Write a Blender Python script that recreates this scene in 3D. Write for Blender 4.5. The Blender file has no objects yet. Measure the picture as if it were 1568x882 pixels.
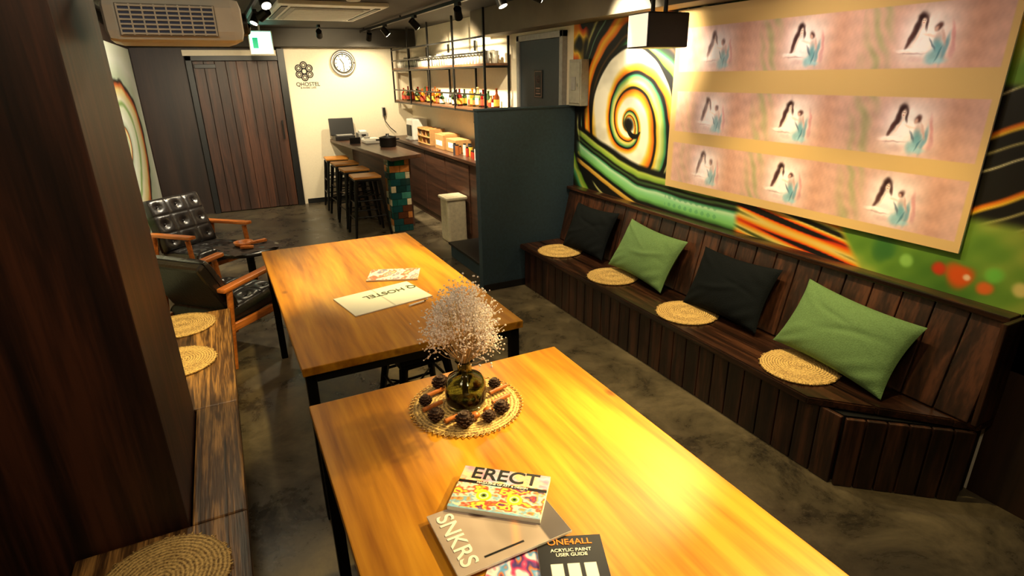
import bpy, bmesh, math, random
import numpy as np
from mathutils import Matrix, Vector, Euler
random.seed(7); rng=np.random.RandomState(3)
sc=bpy.context.scene
try:
    sc.view_settings.view_transform='Standard'; sc.view_settings.look='None'
except Exception as e: print(e)
pi=math.pi
def lin(c):
    c=np.array(c,float)/255.0
    return np.where(c<=0.04045,c/12.92,((c+0.055)/1.055)**2.4)
def C(r,g,b):
    l=lin((r,g,b)); return (float(l[0]),float(l[1]),float(l[2]),1.0)
# ---------------------------------------------------------------- materials
def newmat(name):
    m=bpy.data.materials.new(name); m.use_nodes=True
    return m,m.node_tree,m.node_tree.nodes['Principled BSDF']
def flat(name,col,rough=.5,metal=0,noise=.12,scale=30,bump=.0,emit=0,spec=.5):
    m,nt,p=newmat(name)
    tc=nt.nodes.new('ShaderNodeTexCoord'); n=nt.nodes.new('ShaderNodeTexNoise'); n.inputs['Scale'].default_value=scale; n.inputs['Detail'].default_value=4
    nt.links.new(tc.outputs['Object'],n.inputs['Vector'])
    r=nt.nodes.new('ShaderNodeValToRGB')
    r.color_ramp.elements[0].position=.3; r.color_ramp.elements[1].position=.7
    r.color_ramp.elements[0].color=(col[0]*(1-noise),col[1]*(1-noise),col[2]*(1-noise),1)
    r.color_ramp.elements[1].color=(min(1,col[0]*(1+noise)),min(1,col[1]*(1+noise)),min(1,col[2]*(1+noise)),1)
    nt.links.new(n.outputs['Fac'],r.inputs['Fac']); nt.links.new(r.outputs['Color'],p.inputs['Base Color'])
    p.inputs['Roughness'].default_value=rough; p.inputs['Metallic'].default_value=metal
    p.inputs['Specular IOR Level'].default_value=spec
    if bump:
        b=nt.nodes.new('ShaderNodeBump'); b.inputs['Strength'].default_value=bump; b.inputs['Distance'].default_value=.01
        nt.links.new(n.outputs['Fac'],b.inputs['Height']); nt.links.new(b.outputs['Normal'],p.inputs['Normal'])
    if emit:
        p.inputs['Emission Color'].default_value=col; p.inputs['Emission Strength'].default_value=emit
    return m
def wood(name,c1,c2,axis='Y',scale=6,stretch=.08,rough=.45,bump=.25,c3=None,spec=.5,plank=None,knots=False):
    m,nt,p=newmat(name)
    L=nt.links
    tc=nt.nodes.new('ShaderNodeTexCoord'); mp=nt.nodes.new('ShaderNodeMapping')
    s=[1,1,1]; s['XYZ'.index(axis)]=stretch; mp.inputs['Scale'].default_value=s
    L.new(tc.outputs['Object'],mp.inputs['Vector'])
    n=nt.nodes.new('ShaderNodeTexNoise'); n.inputs['Scale'].default_value=scale; n.inputs['Detail'].default_value=6; n.inputs['Distortion'].default_value=1.6
    L.new(mp.outputs['Vector'],n.inputs['Vector'])
    n2=nt.nodes.new('ShaderNodeTexNoise'); n2.inputs['Scale'].default_value=scale*9; n2.inputs['Detail'].default_value=3
    L.new(mp.outputs['Vector'],n2.inputs['Vector'])
    mx=nt.nodes.new('ShaderNodeMath'); mx.operation='MULTIPLY_ADD'; mx.inputs[1].default_value=.35
    L.new(n2.outputs['Fac'],mx.inputs[0]); 
    m2=nt.nodes.new('ShaderNodeMath'); m2.operation='MULTIPLY'; m2.inputs[1].default_value=.75
    L.new(n.outputs['Fac'],m2.inputs[0]); L.new(m2.outputs[0],mx.inputs[2])
    r=nt.nodes.new('ShaderNodeValToRGB'); e=r.color_ramp.elements
    e[0].position=.38; e[1].position=.68; e[0].color=c1; e[1].color=c2
    if c3: k=e.new(.53); k.color=c3
    L.new(mx.outputs[0],r.inputs['Fac'])
    out=r.outputs['Color']
    if plank:
        sep=nt.nodes.new('ShaderNodeSeparateXYZ'); L.new(tc.outputs['Object'],sep.inputs[0])
        d=nt.nodes.new('ShaderNodeMath'); d.operation='DIVIDE'; d.inputs[1].default_value=plank[1]
        L.new(sep.outputs[plank[0]],d.inputs[0])
        fl=nt.nodes.new('ShaderNodeMath'); fl.operation='FLOOR'; L.new(d.outputs[0],fl.inputs[0])
        wn=nt.nodes.new('ShaderNodeTexWhiteNoise'); wn.noise_dimensions='1D'; L.new(fl.outputs[0],wn.inputs['W'])
        mr=nt.nodes.new('ShaderNodeMapRange'); mr.inputs['To Min'].default_value=plank[2]; mr.inputs['To Max'].default_value=1.12
        L.new(wn.outputs['Value'],mr.inputs['Value'])
        vm=nt.nodes.new('ShaderNodeVectorMath'); vm.operation='SCALE'; L.new(out,vm.inputs[0]); L.new(mr.outputs['Result'],vm.inputs['Scale'])
        out=vm.outputs[0]
    if knots:
        mk=nt.nodes.new('ShaderNodeMapping'); mk.inputs['Scale'].default_value=[1 if k!=axis else .55 for k in 'XYZ']
        L.new(tc.outputs['Object'],mk.inputs['Vector'])
        vo=nt.nodes.new('ShaderNodeTexVoronoi'); vo.inputs['Scale'].default_value=4.2; L.new(mk.outputs['Vector'],vo.inputs['Vector'])
        kr=nt.nodes.new('ShaderNodeValToRGB'); ke=kr.color_ramp.elements; ke[0].position=.03; ke[1].position=.075; ke[0].color=(.35,.25,.15,1); ke[1].color=(1,1,1,1)
        L.new(vo.outputs['Distance'],kr.inputs['Fac'])
        mm=nt.nodes.new('ShaderNodeMix'); mm.data_type='RGBA'; mm.blend_type='MULTIPLY'; mm.inputs[0].default_value=.75
        L.new(out,mm.inputs[6]); L.new(kr.outputs['Color'],mm.inputs[7]); out=mm.outputs[2]
    L.new(out,p.inputs['Base Color'])
    p.inputs['Roughness'].default_value=rough; p.inputs['Specular IOR Level'].default_value=spec
    b=nt.nodes.new('ShaderNodeBump'); b.inputs['Strength'].default_value=bump; b.inputs['Distance'].default_value=.004
    L.new(mx.outputs[0],b.inputs['Height']); L.new(b.outputs['Normal'],p.inputs['Normal'])
    return m
def attrmat(name,rough=.6,emit=0,spec=.4):
    m,nt,p=newmat(name)
    a=nt.nodes.new('ShaderNodeAttribute'); a.attribute_name='Col'
    nt.links.new(a.outputs['Color'],p.inputs['Base Color']); p.inputs['Roughness'].default_value=rough; p.inputs['Specular IOR Level'].default_value=spec
    if emit:
        nt.links.new(a.outputs['Color'],p.inputs['Emission Color']); p.inputs['Emission Strength'].default_value=emit
    return m
def emis(name,col,st):
    m,nt,p=newmat(name); p.inputs['Base Color'].default_value=col; p.inputs['Emission Color'].default_value=col; p.inputs['Emission Strength'].default_value=st
    return m
M_table=wood('table_wood',C(146,88,16),C(216,154,42),'Y',5,.07,.33,.12,C(188,124,28),plank=(0,.235,.92),knots=True,spec=.4)
M_dark=wood('dark_bench_wood',C(22,12,8),C(82,48,31),'Z',9,.08,.42,.35,C(46,26,17),knots=True)
M_darkY=wood('dark_seat_wood',C(22,13,9),C(76,46,30),'Y',9,.07,.26,.35,C(44,25,17))
M_col=wood('column_wood',C(26,12,8),C(78,42,26),'Z',9,.05,.5,.15,C(48,25,16))
M_door=wood('door_wood',C(38,22,14),C(88,52,34),'Z',8,.06,.5,.2,C(60,34,22),plank=(0,.14,.6))
M_wallbrown=wood('brown_panel',C(28,16,10),C(54,32,20),'Z',6,.06,.5,.2,plank=(0,.2,.7))
M_lbench=wood('bench_grain_wood',C(32,19,10),C(184,136,76),'Y',18,.05,.4,.5,C(92,62,34),knots=True)
M_counter=wood('counter_wood',C(46,30,22),C(92,62,44),'Y',8,.08,.35,.2)
M_cfront=wood('counter_front_wood',C(44,26,18),C(86,54,38),'Y',10,.05,.5,.2)
M_arm=wood('armrest_wood',C(134,66,22),C(206,120,50),'Y',10,.1,.35,.15)
M_stoolw=wood('stool_seat_wood',C(180,108,34),C(228,158,66),'X',10,.1,.4,.15)
M_black=flat('black_metal',C(22,21,20),.4,.6)
M_blackp=flat('black_plastic',C(18,18,19),.45)
M_leather=flat('black_leather',C(26,22,21),.28,0,.2,60,.15)
M_ceil=flat('ceiling_paint',C(64,60,54),.8,0,.1,4)
M_beam=flat('beam_paint',C(104,94,76),.7,0,.1,6)
M_cream=flat('cream_plaster',C(232,220,196),.8,0,.03,40,.08)
M_white=flat('white_plastic',C(238,236,230),.4,0,.03)
M_grey=flat('grey_plastic',C(150,148,144),.5)
M_part=flat('partition_paint',C(40,60,72),.75,0,.15,50,.2)
M_ddoor=flat('grey_door_paint',C(44,52,60),.5,0,.08)
M_green=flat('green_linen',C(98,126,82),.95,0,.14,160,.25,spec=.05)
M_blk_lin=flat('black_linen',C(20,23,26),.95,0,.15,160,.25,spec=.05)
M_steel=flat('steel',C(180,176,168),.3,.8,.05)
M_card=flat('cardboard',C(176,132,80),.8,0,.1)
M_paper=flat('white_paper',C(238,234,222),.7,0,.02)
def strawmat():
    m,nt,p=newmat('woven_straw'); L=nt.links
    tc=nt.nodes.new('ShaderNodeTexCoord')
    w=nt.nodes.new('ShaderNodeTexWave'); w.wave_type='RINGS'; w.rings_direction='Z'; w.inputs['Scale'].default_value=26; w.inputs['Distortion'].default_value=1.2; w.inputs['Detail'].default_value=2; w.inputs['Detail Scale'].default_value=3
    L.new(tc.outputs['Object'],w.inputs['Vector'])
    n=nt.nodes.new('ShaderNodeTexNoise'); n.inputs['Scale'].default_value=130; L.new(tc.outputs['Object'],n.inputs['Vector'])
    a=nt.nodes.new('ShaderNodeMath'); a.operation='MULTIPLY_ADD'; L.new(w.outputs['Fac'],a.inputs[0]); a.inputs[1].default_value=.3; L.new(n.outputs['Fac'],a.inputs[2])
    r=nt.nodes.new('ShaderNodeValToRGB'); e=r.color_ramp.elements; e[0].position=.35; e[1].position=.85; e[0].color=C(110,76,34); e[1].color=C(232,194,120)
    L.new(a.outputs[0],r.inputs['Fac']); L.new(r.outputs['Color'],p.inputs['Base Color'])
    b=nt.nodes.new('ShaderNodeBump'); b.inputs['Strength'].default_value=.8; b.inputs['Distance'].default_value=.005
    L.new(a.outputs[0],b.inputs['Height']); L.new(b.outputs['Normal'],p.inputs['Normal']); p.inputs['Roughness'].default_value=.75
    return m
M_straw=strawmat()
def floormat():
    m,nt,p=newmat('dark_concrete'); L=nt.links
    tc=nt.nodes.new('ShaderNodeTexCoord')
    n=nt.nodes.new('ShaderNodeTexNoise'); n.inputs['Scale'].default_value=2.6; n.inputs['Detail'].default_value=12; n.inputs['Roughness'].default_value=.75; n.inputs['Distortion'].default_value=.4
    L.new(tc.outputs['Object'],n.inputs['Vector'])
    r=nt.nodes.new('ShaderNodeValToRGB'); e=r.color_ramp.elements; e[0].position=.36; e[1].position=.68; e[0].color=C(44,39,32); e[1].color=C(116,103,80)
    L.new(n.outputs['Fac'],r.inputs['Fac'])
    v=nt.nodes.new('ShaderNodeTexNoise'); v.inputs['Scale'].default_value=10; v.inputs['Detail'].default_value=14; v.inputs['Roughness'].default_value=.85; v.inputs['Distortion'].default_value=1.8
    L.new(tc.outputs['Object'],v.inputs['Vector'])
    r2=nt.nodes.new('ShaderNodeValToRGB'); e=r2.color_ramp.elements; e[0].position=.60; e[1].position=.68; e[0].color=(0,0,0,1); e[1].color=(.5,.5,.5,1)
    L.new(v.outputs['Fac'],r2.inputs['Fac'])
    mx=nt.nodes.new('ShaderNodeMix'); mx.data_type='RGBA'; L.new(r2.outputs['Color'],mx.inputs[0]); L.new(r.outputs['Color'],mx.inputs[6]); mx.inputs[7].default_value=C(156,142,112)
    L.new(mx.outputs[2],p.inputs['Base Color'])
    rr=nt.nodes.new('ShaderNodeMapRange'); rr.inputs['From Min'].default_value=.3; rr.inputs['From Max'].default_value=.7; rr.inputs['To Min'].default_value=.16; rr.inputs['To Max'].default_value=.5; L.new(n.outputs['Fac'],rr.inputs['Value']); L.new(rr.outputs['Result'],p.inputs['Roughness'])
    b=nt.nodes.new('ShaderNodeBump'); b.inputs['Strength'].default_value=.12; b.inputs['Distance'].default_value=.01; L.new(v.outputs['Fac'],b.inputs['Height']); L.new(b.outputs['Normal'],p.inputs['Normal'])
    return m
M_floor=floormat()
# ---------------------------------------------------------------- mesh builder
class Bd:
    def __init__(s,name): s.name=name; s.bm=bmesh.new(); s.mats=[]
    def mi(s,m):
        if m not in s.mats: s.mats.append(m)
        return s.mats.index(m)
    def _merge(s,b,mat,smooth=False,mtx=None):
        if mtx is not None: bmesh.ops.transform(b,matrix=mtx,verts=b.verts)
        i=s.mi(mat)
        for f in b.faces: f.material_index=i; f.smooth=smooth
        me=bpy.data.meshes.new('t'); b.to_mesh(me); b.free(); s.bm.from_mesh(me); bpy.data.meshes.remove(me)
    def box(s,c,d,mat,rot=(0,0,0),bev=.004,smooth=False,mtx=None):
        b=bmesh.new(); bmesh.ops.create_cube(b,size=1)
        bmesh.ops.scale(b,vec=d,verts=b.verts)
        bv=min(bev,min(d)*.4)
        if bv>0: bmesh.ops.bevel(b,geom=list(b.edges),offset=bv,segments=2,affect='EDGES',profile=.6)
        M=Matrix.Translation(c)@Euler(rot).to_matrix().to_4x4()
        if mtx is not None: M=mtx@M
        s._merge(b,mat,smooth,M)
    def bx(s,x0,x1,y0,y1,z0,z1,mat,bev=.004): s.box(((x0+x1)/2,(y0+y1)/2,(z0+z1)/2),(x1-x0,y1-y0,z1-z0),mat,bev=bev)
    def cyl(s,p1,p2,r1,mat,r2=None,seg=20):
        p1=Vector(p1);p2=Vector(p2); r2=r1 if r2 is None else r2
        b=bmesh.new(); L=(p2-p1).length
        bmesh.ops.create_cone(b,cap_ends=True,segments=seg,radius1=r1,radius2=r2,depth=L)
        q=Vector((0,0,1)).rotation_difference((p2-p1).normalized())
        M=Matrix.Translation((p1+p2)/2)@q.to_matrix().to_4x4()
        s._merge(b,mat,False,M)
    def sph(s,c,r,mat,seg=16,rot=(0,0,0)):
        if not hasattr(r,'__len__'): r=(r,r,r)
        b=bmesh.new(); bmesh.ops.create_uvsphere(b,u_segments=seg,v_segments=max(6,seg//2),radius=1)
        M=Matrix.Translation(c)@Euler(rot).to_matrix().to_4x4()@Matrix.Diagonal((*r,1))
        s._merge(b,mat,True,M)
    def ico(s,c,r,mat,sub=1):
        b=bmesh.new(); bmesh.ops.create_icosphere(b,subdivisions=sub,radius=r); s._merge(b,mat,True,Matrix.Translation(c))
    def lathe(s,prof,c,mat,seg=32,jag=0):
        b=bmesh.new(); rings=[]
        for (r,z) in prof:
            ring=[]
            for i in range(seg):
                a=2*pi*i/seg; rr=r*(1+(jag*random.uniform(-1,1) if jag else 0))
                ring.append(b.verts.new((rr*math.cos(a),rr*math.sin(a),z)))
            rings.append(ring)
        for k in range(len(rings)-1):
            for i in range(seg):
                b.faces.new((rings[k][i],rings[k][(i+1)%seg],rings[k+1][(i+1)%seg],rings[k+1][i]))
        if prof[0][0]>1e-4: b.faces.new(list(reversed(rings[0])))
        if prof[-1][0]>1e-4: b.faces.new(rings[-1])
        bmesh.ops.remove_doubles(b,verts=b.verts,dist=1e-5)
        bmesh.ops.recalc_face_normals(b,faces=b.faces)
        s._merge(b,mat,True,Matrix.Translation(c))
    def prism(s,pts,z0,z1,mat,bev=.003):
        b=bmesh.new(); lo=[b.verts.new((x,y,z0)) for x,y in pts]; hi=[b.verts.new((x,y,z1)) for x,y in pts]; n=len(pts)
        b.faces.new(lo); b.faces.new(hi)
        for i in range(n): b.faces.new((lo[i],lo[(i+1)%n],hi[(i+1)%n],hi[i]))
        bmesh.ops.recalc_face_normals(b,faces=b.faces)
        if bev: bmesh.ops.bevel(b,geom=list(b.edges),offset=bev,segments=2,affect='EDGES')
        s._merge(b,mat)
    def tube(s,pts,r,mat,seg=8):
        pts=[Vector(p) for p in pts]
        b=bmesh.new(); rings=[]
        for k,p in enumerate(pts):
            d=(pts[min(k+1,len(pts)-1)]-pts[max(k-1,0)]).normalized()
            u=d.cross(Vector((.13,.27,.95))).normalized(); v=d.cross(u)
            rings.append([b.verts.new(p+r*(math.cos(2*pi*i/seg)*u+math.sin(2*pi*i/seg)*v)) for i in range(seg)])
        for k in range(len(rings)-1):
            for i in range(seg): b.faces.new((rings[k][i],rings[k][(i+1)%seg],rings[k+1][(i+1)%seg],rings[k+1][i]))
        b.faces.new(rings[0]); b.faces.new(rings[-1]); bmesh.ops.recalc_face_normals(b,faces=b.faces)
        s._merge(b,mat,True)
    def surf(s,fn,nu,nv,mat,mtx=None):
        b=bmesh.new(); V=[[b.verts.new(fn(i/nu*2-1,j/nv*2-1)) for j in range(nv+1)] for i in range(nu+1)]
        for i in range(nu):
            for j in range(nv): b.faces.new((V[i][j],V[i+1][j],V[i+1][j+1],V[i][j+1]))
        bmesh.ops.recalc_face_normals(b,faces=b.faces)
        s._merge(b,mat,True,mtx)
    def done(s,loc=(0,0,0),rz=0,mtx=None,parent=None):
        me=bpy.data.meshes.new(s.name); s.bm.to_mesh(me); s.bm.free()
        for m in s.mats: me.materials.append(m)
        o=bpy.data.objects.new(s.name,me); sc.collection.objects.link(o)
        if mtx is not None: o.matrix_world=mtx
        else: o.location=loc; o.rotation_euler=(0,0,rz)
        if parent: o.parent=parent
        return o
def inst(o,loc,rz=0,name=None):
    n=bpy.data.objects.new(name or o.name.split('.')[0],o.data); sc.collection.objects.link(n); n.location=loc; n.rotation_euler=(0,0,rz); return n
def painted(name,nu,nv,pos,colfn,mat,parent=None,mtx=None):
    u,v=np.meshgrid(np.linspace(0,1,nu),np.linspace(0,1,nv),indexing='ij')
    X,Y,Z=pos(u,v); co=np.stack([X+0*u,Y+0*u,Z+0*u],-1).reshape(-1,3)
    idx=np.arange(nu*nv).reshape(nu,nv)
    q=np.stack([idx[:-1,:-1],idx[1:,:-1],idx[1:,1:],idx[:-1,1:]],-1).reshape(-1,4)
    me=bpy.data.meshes.new(name); me.vertices.add(len(co)); me.vertices.foreach_set('co',co.ravel())
    me.loops.add(q.size); me.loops.foreach_set('vertex_index',q.ravel().astype(np.int32))
    me.polygons.add(len(q)); me.polygons.foreach_set('loop_start',np.arange(0,q.size,4,dtype=np.int32)); me.polygons.foreach_set('loop_total',np.full(len(q),4,np.int32))
    me.update(calc_edges=True)
    c=np.clip(colfn(u,v),0,255); c=lin(c).reshape(-1,3)
    a=me.color_attributes.new('Col','FLOAT_COLOR','POINT'); a.data.foreach_set('color',np.concatenate([c,np.ones((len(c),1))],1).ravel())
    me.materials.append(mat)
    o=bpy.data.objects.new(name,me); sc.collection.objects.link(o)
    if mtx is not None: o.matrix_world=mtx
    if parent: o.parent=parent
    return o
def text(name,body,size,mat,mtx,parent=None,ext=.0005,align='CENTER'):
    cu=bpy.data.curves.new(name,'FONT'); cu.body=body; cu.size=size; cu.extrude=ext; cu.align_x=align; cu.align_y='CENTER'; cu.offset=size*.012
    t=bpy.data.objects.new(name+'_tmp',cu); sc.collection.objects.link(t)
    dg=bpy.context.evaluated_depsgraph_get(); me=bpy.data.meshes.new_from_object(t.evaluated_get(dg)); bpy.data.objects.remove(t)
    me.materials.clear(); me.materials.append(mat)
    o=bpy.data.objects.new(name,me); sc.collection.objects.link(o); o.matrix_world=mtx
    if parent: o.parent=parent
    return o
def MT(x,y,z,rx=0,ry=0,rz=0): return Matrix.Translation((x,y,z))@Euler((rx,ry,rz)).to_matrix().to_4x4()
# ---------------------------------------------------------------- camera
Mx=[[0.8952,-0.4454,-0.0159],[0.1697,0.3077,0.9362],[0.4121,0.8408,-0.3510]]
cam=bpy.data.cameras.new('camera'); co=bpy.data.objects.new('camera',cam); sc.collection.objects.link(co)
m=Matrix(((Mx[0][0],Mx[1][0],-Mx[2][0],0),(Mx[0][1],Mx[1][1],-Mx[2][1],0),(Mx[0][2],Mx[1][2],-Mx[2][2],1.75),(0,0,0,1)))
co.matrix_world=m; cam.lens=20.07; cam.sensor_width=36; cam.clip_start=.02
sc.camera=co
# ---------------------------------------------------------------- room
XW=2.69; YB=8.85; XL=-.82; CZ=2.35; YF=-1.3
b=Bd('floor'); b.bx(XL-.1,XW+.1,YF-.1,YB+.1,-.1,0,M_floor,0); b.done()
b=Bd('ceiling'); b.bx(XL-.1,XW+.1,YF-.1,YB+.1,CZ,CZ+.1,M_ceil,0); b.done()
b=Bd('wall_right'); b.bx(XW,XW+.1,YF-.1,YB+.1,0,CZ,M_cream,0); b.done()
b=Bd('wall_left'); b.bx(XL-.1,XL,YF-.1,YB+.1,0,CZ,M_wallbrown,0); b.done()
b=Bd('wall_front'); b.bx(XL-.1,XW+.1,YF-.1,YF,0,CZ,M_wallbrown,0); b.done()
b=Bd('wall_back'); b.bx(.93,XW+.1,YB,YB+.1,0,CZ,M_cream,0); b.bx(XL-.1,.93,YB,YB+.1,0,CZ,M_wallbrown,0); b.done()
b=Bd('trim_1'); b.bx(XL+.002,XW-.002,8.45,YB-.002,2.13,CZ-.002,M_ceil,.003); b.done()
b=Bd('trim_2'); b.bx(2.47,XW-.002,YF+.01,5.9,2.11,CZ-.002,M_beam,.003); b.done()
b=Bd('trim_3'); b.bx(-.26,.93,YB-.03,YB-.002,2.03,2.10,M_cream,.003); b.done()
b=Bd('trim_4'); b.bx(XW-.004,XW-.001,YF+.01,.955,.001,.84,M_wallbrown,.0); b.bx(XW-.007,XW-.004,YF+.01,.20,.84,2.11,M_wallbrown,0); b.done()
b=Bd('baseboard_back'); b.bx(1.0,2.25,YB-.015,YB-.001,.001,.07,M_blackp,.002); b.done()
b=Bd('baseboard_left'); b.bx(XL+.001,XL+.015,2.55,YB-.03,.001,.07,M_blackp,.002); b.done()
b=Bd('door_1')
b.bx(-.24,-.17,YB-.06,YB-.002,.001,2.03,M_blackp); b.bx(.86,.95,YB-.07,YB-.002,.001,2.12,M_blackp); b.bx(-.24,.93,YB-.06,YB-.002,1.97,2.03,M_blackp)
n=8; w=1.02/n
for i in range(n): b.bx(-.165+i*w+.002,-.165+(i+1)*w-.002,YB-.045,YB-.005,.012,1.965,M_door,.004)
b.cyl((.80,YB-.09,.95),(.80,YB-.09,1.2),.010,M_blackp); b.cyl((.80,YB-.09,.97),(.80,YB-.045,.97),.007,M_blackp); b.cyl((.80,YB-.09,1.18),(.80,YB-.045,1.18),.007,M_blackp)
b.bx(-.15,.1,YB-.07,YB-.045,1.88,1.93,M_blackp)
b.done()
YC=2.50
b=Bd('wall_column')
b.bx(XL+.002,-.30,1.76,YC,.001,CZ-.002,M_col,.004)
b.done()
# ---------------------------------------------------------------- murals
def pal(t,stops):
    t=np.mod(t,1); xs=[s[0] for s in stops]; return np.stack([np.interp(t,xs,[s[1][k] for s in stops]) for k in range(3)],-1)
def ss(a,b_,x):
    t=np.clip((x-a)/(b_-a),0,1); return t*t*(3-2*t)
def noise(x,y,seed=0,oct=4):
    r=np.random.RandomState(seed); o=0*x; A=1
    for k in range(oct):
        for j in range(3):
            a=r.uniform(0,2*pi); f=2**k*r.uniform(.7,1.4); o=o+A*np.sin(f*(x*np.cos(a)+y*np.sin(a))+r.uniform(0,6.28))/3
        A*=.55
    return o
WH=(252,248,232);YE=(246,200,60);OR=(228,108,14);BK=(10,10,9);GR=(100,148,40);MN=(140,212,150);PA=(218,224,150);RD=(196,44,16);DG=(26,58,24);TE=(60,140,96)
def mix(A,B_,t): return A*(1-t[...,None])+B_*t[...,None]
def cst(c,x): return np.zeros(x.shape+(3,))+np.array(c,float)
def arc(col,s,Z,cx_,cz_,r0,w,c,a0,a1,asp=1.0,taper=.5):
    x=(s-cx_)*asp; y=Z-cz_; r=np.hypot(x,y); th=np.degrees(np.arctan2(y,x)); th=np.mod(th-a0,360); span=(a1-a0)%360 or 360
    t=th/span; ww=w*(1-taper*np.abs(2*t-1)**2)+1e-4
    m_=(1-ss(0.75,1.05,np.abs(r-r0)/ww))*(t<1)
    return mix(col,cst(c,s),m_)
def muralcol(Y,Z):
    s=3.5-Y; t=(Z-1.40)
    wx=.014*noise(s*5,t*5,1); wy=.014*noise(s*5,t*5,2)
    s2=s+wx; t2=t+wy
    r=np.hypot(s2,t2*.92)+1e-3; th=np.arctan2(t2,s2)
    ph2=th/(2*pi)+1.25*np.log(r/.5)+.03*noise(s*9,t*9,33,3)
    outer=pal(ph2,[(0,BK),(.10,BK),(.13,GR),(.2,(170,190,80)),(.24,TE),(.28,DG),(.33,BK),(.37,(90,60,24)),(.41,BK),(.50,BK),(.53,OR),(.62,YE),(.68,OR),(.71,BK),(.78,BK),(.80,(120,160,130)),(.82,BK),(.88,BK),(.91,(200,200,130)),(.95,BK),(1,BK)])
    ph=th/(2*pi)+.78*np.log(r/.05)+.015*noise(s*14,t*14,44,3)
    inner=pal(ph,[(0,WH),(.16,WH),(.25,YE),(.31,(238,150,40)),(.36,OR),(.395,BK),(.42,BK),(.45,YE),(.52,PA),(.58,(160,190,96)),(.63,TE),(.66,BK),(.69,BK),(.71,OR),(.78,YE),(.86,WH),(1,WH)])
    col=mix(inner,outer,ss(.46,.49,r))
    col=mix(col,cst(BK,s),np.exp(-((r-.475)/.014)**4))
    col=mix(col,cst(BK,s),np.exp(-(np.hypot(s2*.8,t2)/.05)**6))
    col=arc(col,s2,Z,.07,1.39,.08,.022,BK,150,330,1,.8)
    col=col*(1-.14*np.clip(noise(s*10,t*10,71,4),0,1)*(r<.47))[...,None]
    fl=noise(s*12+Z*7,Z*8-s*6,21,3)
    f=pal(np.clip(.5+.42*fl,.001,.999),[(0,BK),(.40,BK),(.44,RD),(.56,OR),(.72,YE),(.9,BK),(1,BK)])
    col=mix(col,f,(1-ss(-.62,-.52,s))*ss(1.35,1.45,Z))
    for (x0,z0_,x1,z1_,w_,c_) in [(-.60,1.28,-.40,1.02,.012,(200,200,150)),(-.52,1.02,-.36,1.14,.010,(190,190,140)),(-.66,1.12,-.5,.98,.012,(150,90,30)),(-.30,1.02,-.22,1.10,.010,(160,180,80))]:
        dx,dz=x1-x0,z1_-z0_; L_=math.hypot(dx,dz); tt=np.clip(((s-x0)*dx+(Z-z0_)*dz)/L_**2,0,1); dd=np.hypot(s-x0-tt*dx,Z-z0_-tt*dz); col=mix(col,cst(c_,s),1-ss(w_*.7,w_*1.1,dd))
    d=np.abs(Z-(1.05+.05*np.abs(np.mod(s*16,2)-1)-.025+.25*np.clip(.0-s,0,1))); col=mix(col,cst((150,70,30),s),(1-ss(.012,.02,d))*ss(.05,.1,s)*(1-ss(.42,.48,s)))
    zc=.905+.30*np.clip((.15-s),0,2)**1.15+.04*np.clip(.6-s,0,.5)
    d=(Z-zc)+.006*noise(s*10,Z*20,91,3)
    region=ss(-.72,-.6,s)*(1-ss(1.15,1.35,s+.5*d))
    band=pal(np.clip(.5+d*2.6,0.001,.999),[(0,BK),(.16,BK),(.19,(190,140,50)),(.26,(222,184,84)),(.29,BK),(.33,BK),(.36,(60,110,50)),(.42,(120,190,110)),(.52,MN),(.58,(190,226,190)),(.62,TE),(.65,BK),(.70,(60,90,50)),(.74,BK),(.78,(120,160,60)),(.86,(180,200,90)),(.9,BK),(1,BK)])
    cc_=(np.sin(s*60+Z*60)*np.sin(s*60-Z*60)>.35)*(np.abs(d-.0)<.045)*(s>.45)*(s<.95)
    band=mix(band,cst((80,150,110),s),cc_*.45)
    col=mix(col,band,region*(1-ss(.17,.20,np.abs(d))))
    # sweeping brush strokes under the screen (run down to the right)
    L1=(Z-.84)+.16*(s-1.1)
    st=np.sin(L1*62+2.0*noise(s*1.6,Z*4,8,3))*.8+.45*noise(s*3,L1*34,18,3)
    ora=pal(np.clip(.5+.36*st,.001,.999),[(0,BK),(.26,BK),(.31,RD),(.40,OR),(.56,(226,160,50)),(.72,(220,196,110)),(.80,(90,96,36)),(.88,BK),(1,BK)])
    col=mix(col,ora,ss(1.06,1.12,s)*(1-ss(1.80,1.86,s+.8*(Z-.9))))
    gn=noise(s*5,Z*9-s*2,11,4)
    g=pal(np.clip(.5+.4*gn,.001,.999),[(0,(30,64,22)),(.2,(64,108,34)),(.45,(104,144,50)),(.6,(144,164,66)),(.7,(196,150,50)),(.8,(200,110,30)),(.9,(130,60,20)),(1,(60,60,24))])
    col=mix(col,g,ss(1.80,1.86,s+.8*(Z-.9)))
    for (a,b_,rr,cc) in [(2.30,.925,.055,(214,84,24)),(2.22,.93,.03,(196,56,24)),(2.40,.90,.03,(220,104,40)),(2.42,.96,.035,(110,186,70)),(2.33,.925,.014,(236,196,166)),(1.98,.96,.06,(54,106,46)),(2.08,.93,.03,(140,190,90)),(2.52,.93,.03,(216,200,120))]:
        nn=1+.18*noise(s*40,Z*40,int(a*100),2); col=mix(col,cst(cc,s),np.exp(-(np.hypot(s-a,Z-b_)/(rr*nn))**5))
    q=Z*3.4-s*1.5+.12*noise(s*4,Z*4,14)
    dk=pal(q,[(0,BK),(.22,BK),(.25,(226,218,170)),(.28,BK),(.45,BK),(.49,(180,170,110)),(.52,BK),(.66,BK),(.70,YE),(.76,OR),(.80,BK),(1,BK)])
    col=mix(col,dk,ss(2.2,2.25,s)*ss(1.14,1.20,Z)*(1-ss(1.66,1.74,Z)))
    gy=pal(q*.8,[(0,GR),(.3,(180,190,70)),(.5,YE),(.62,(210,120,30)),(.7,BK),(.76,GR),(1,GR)])
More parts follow.
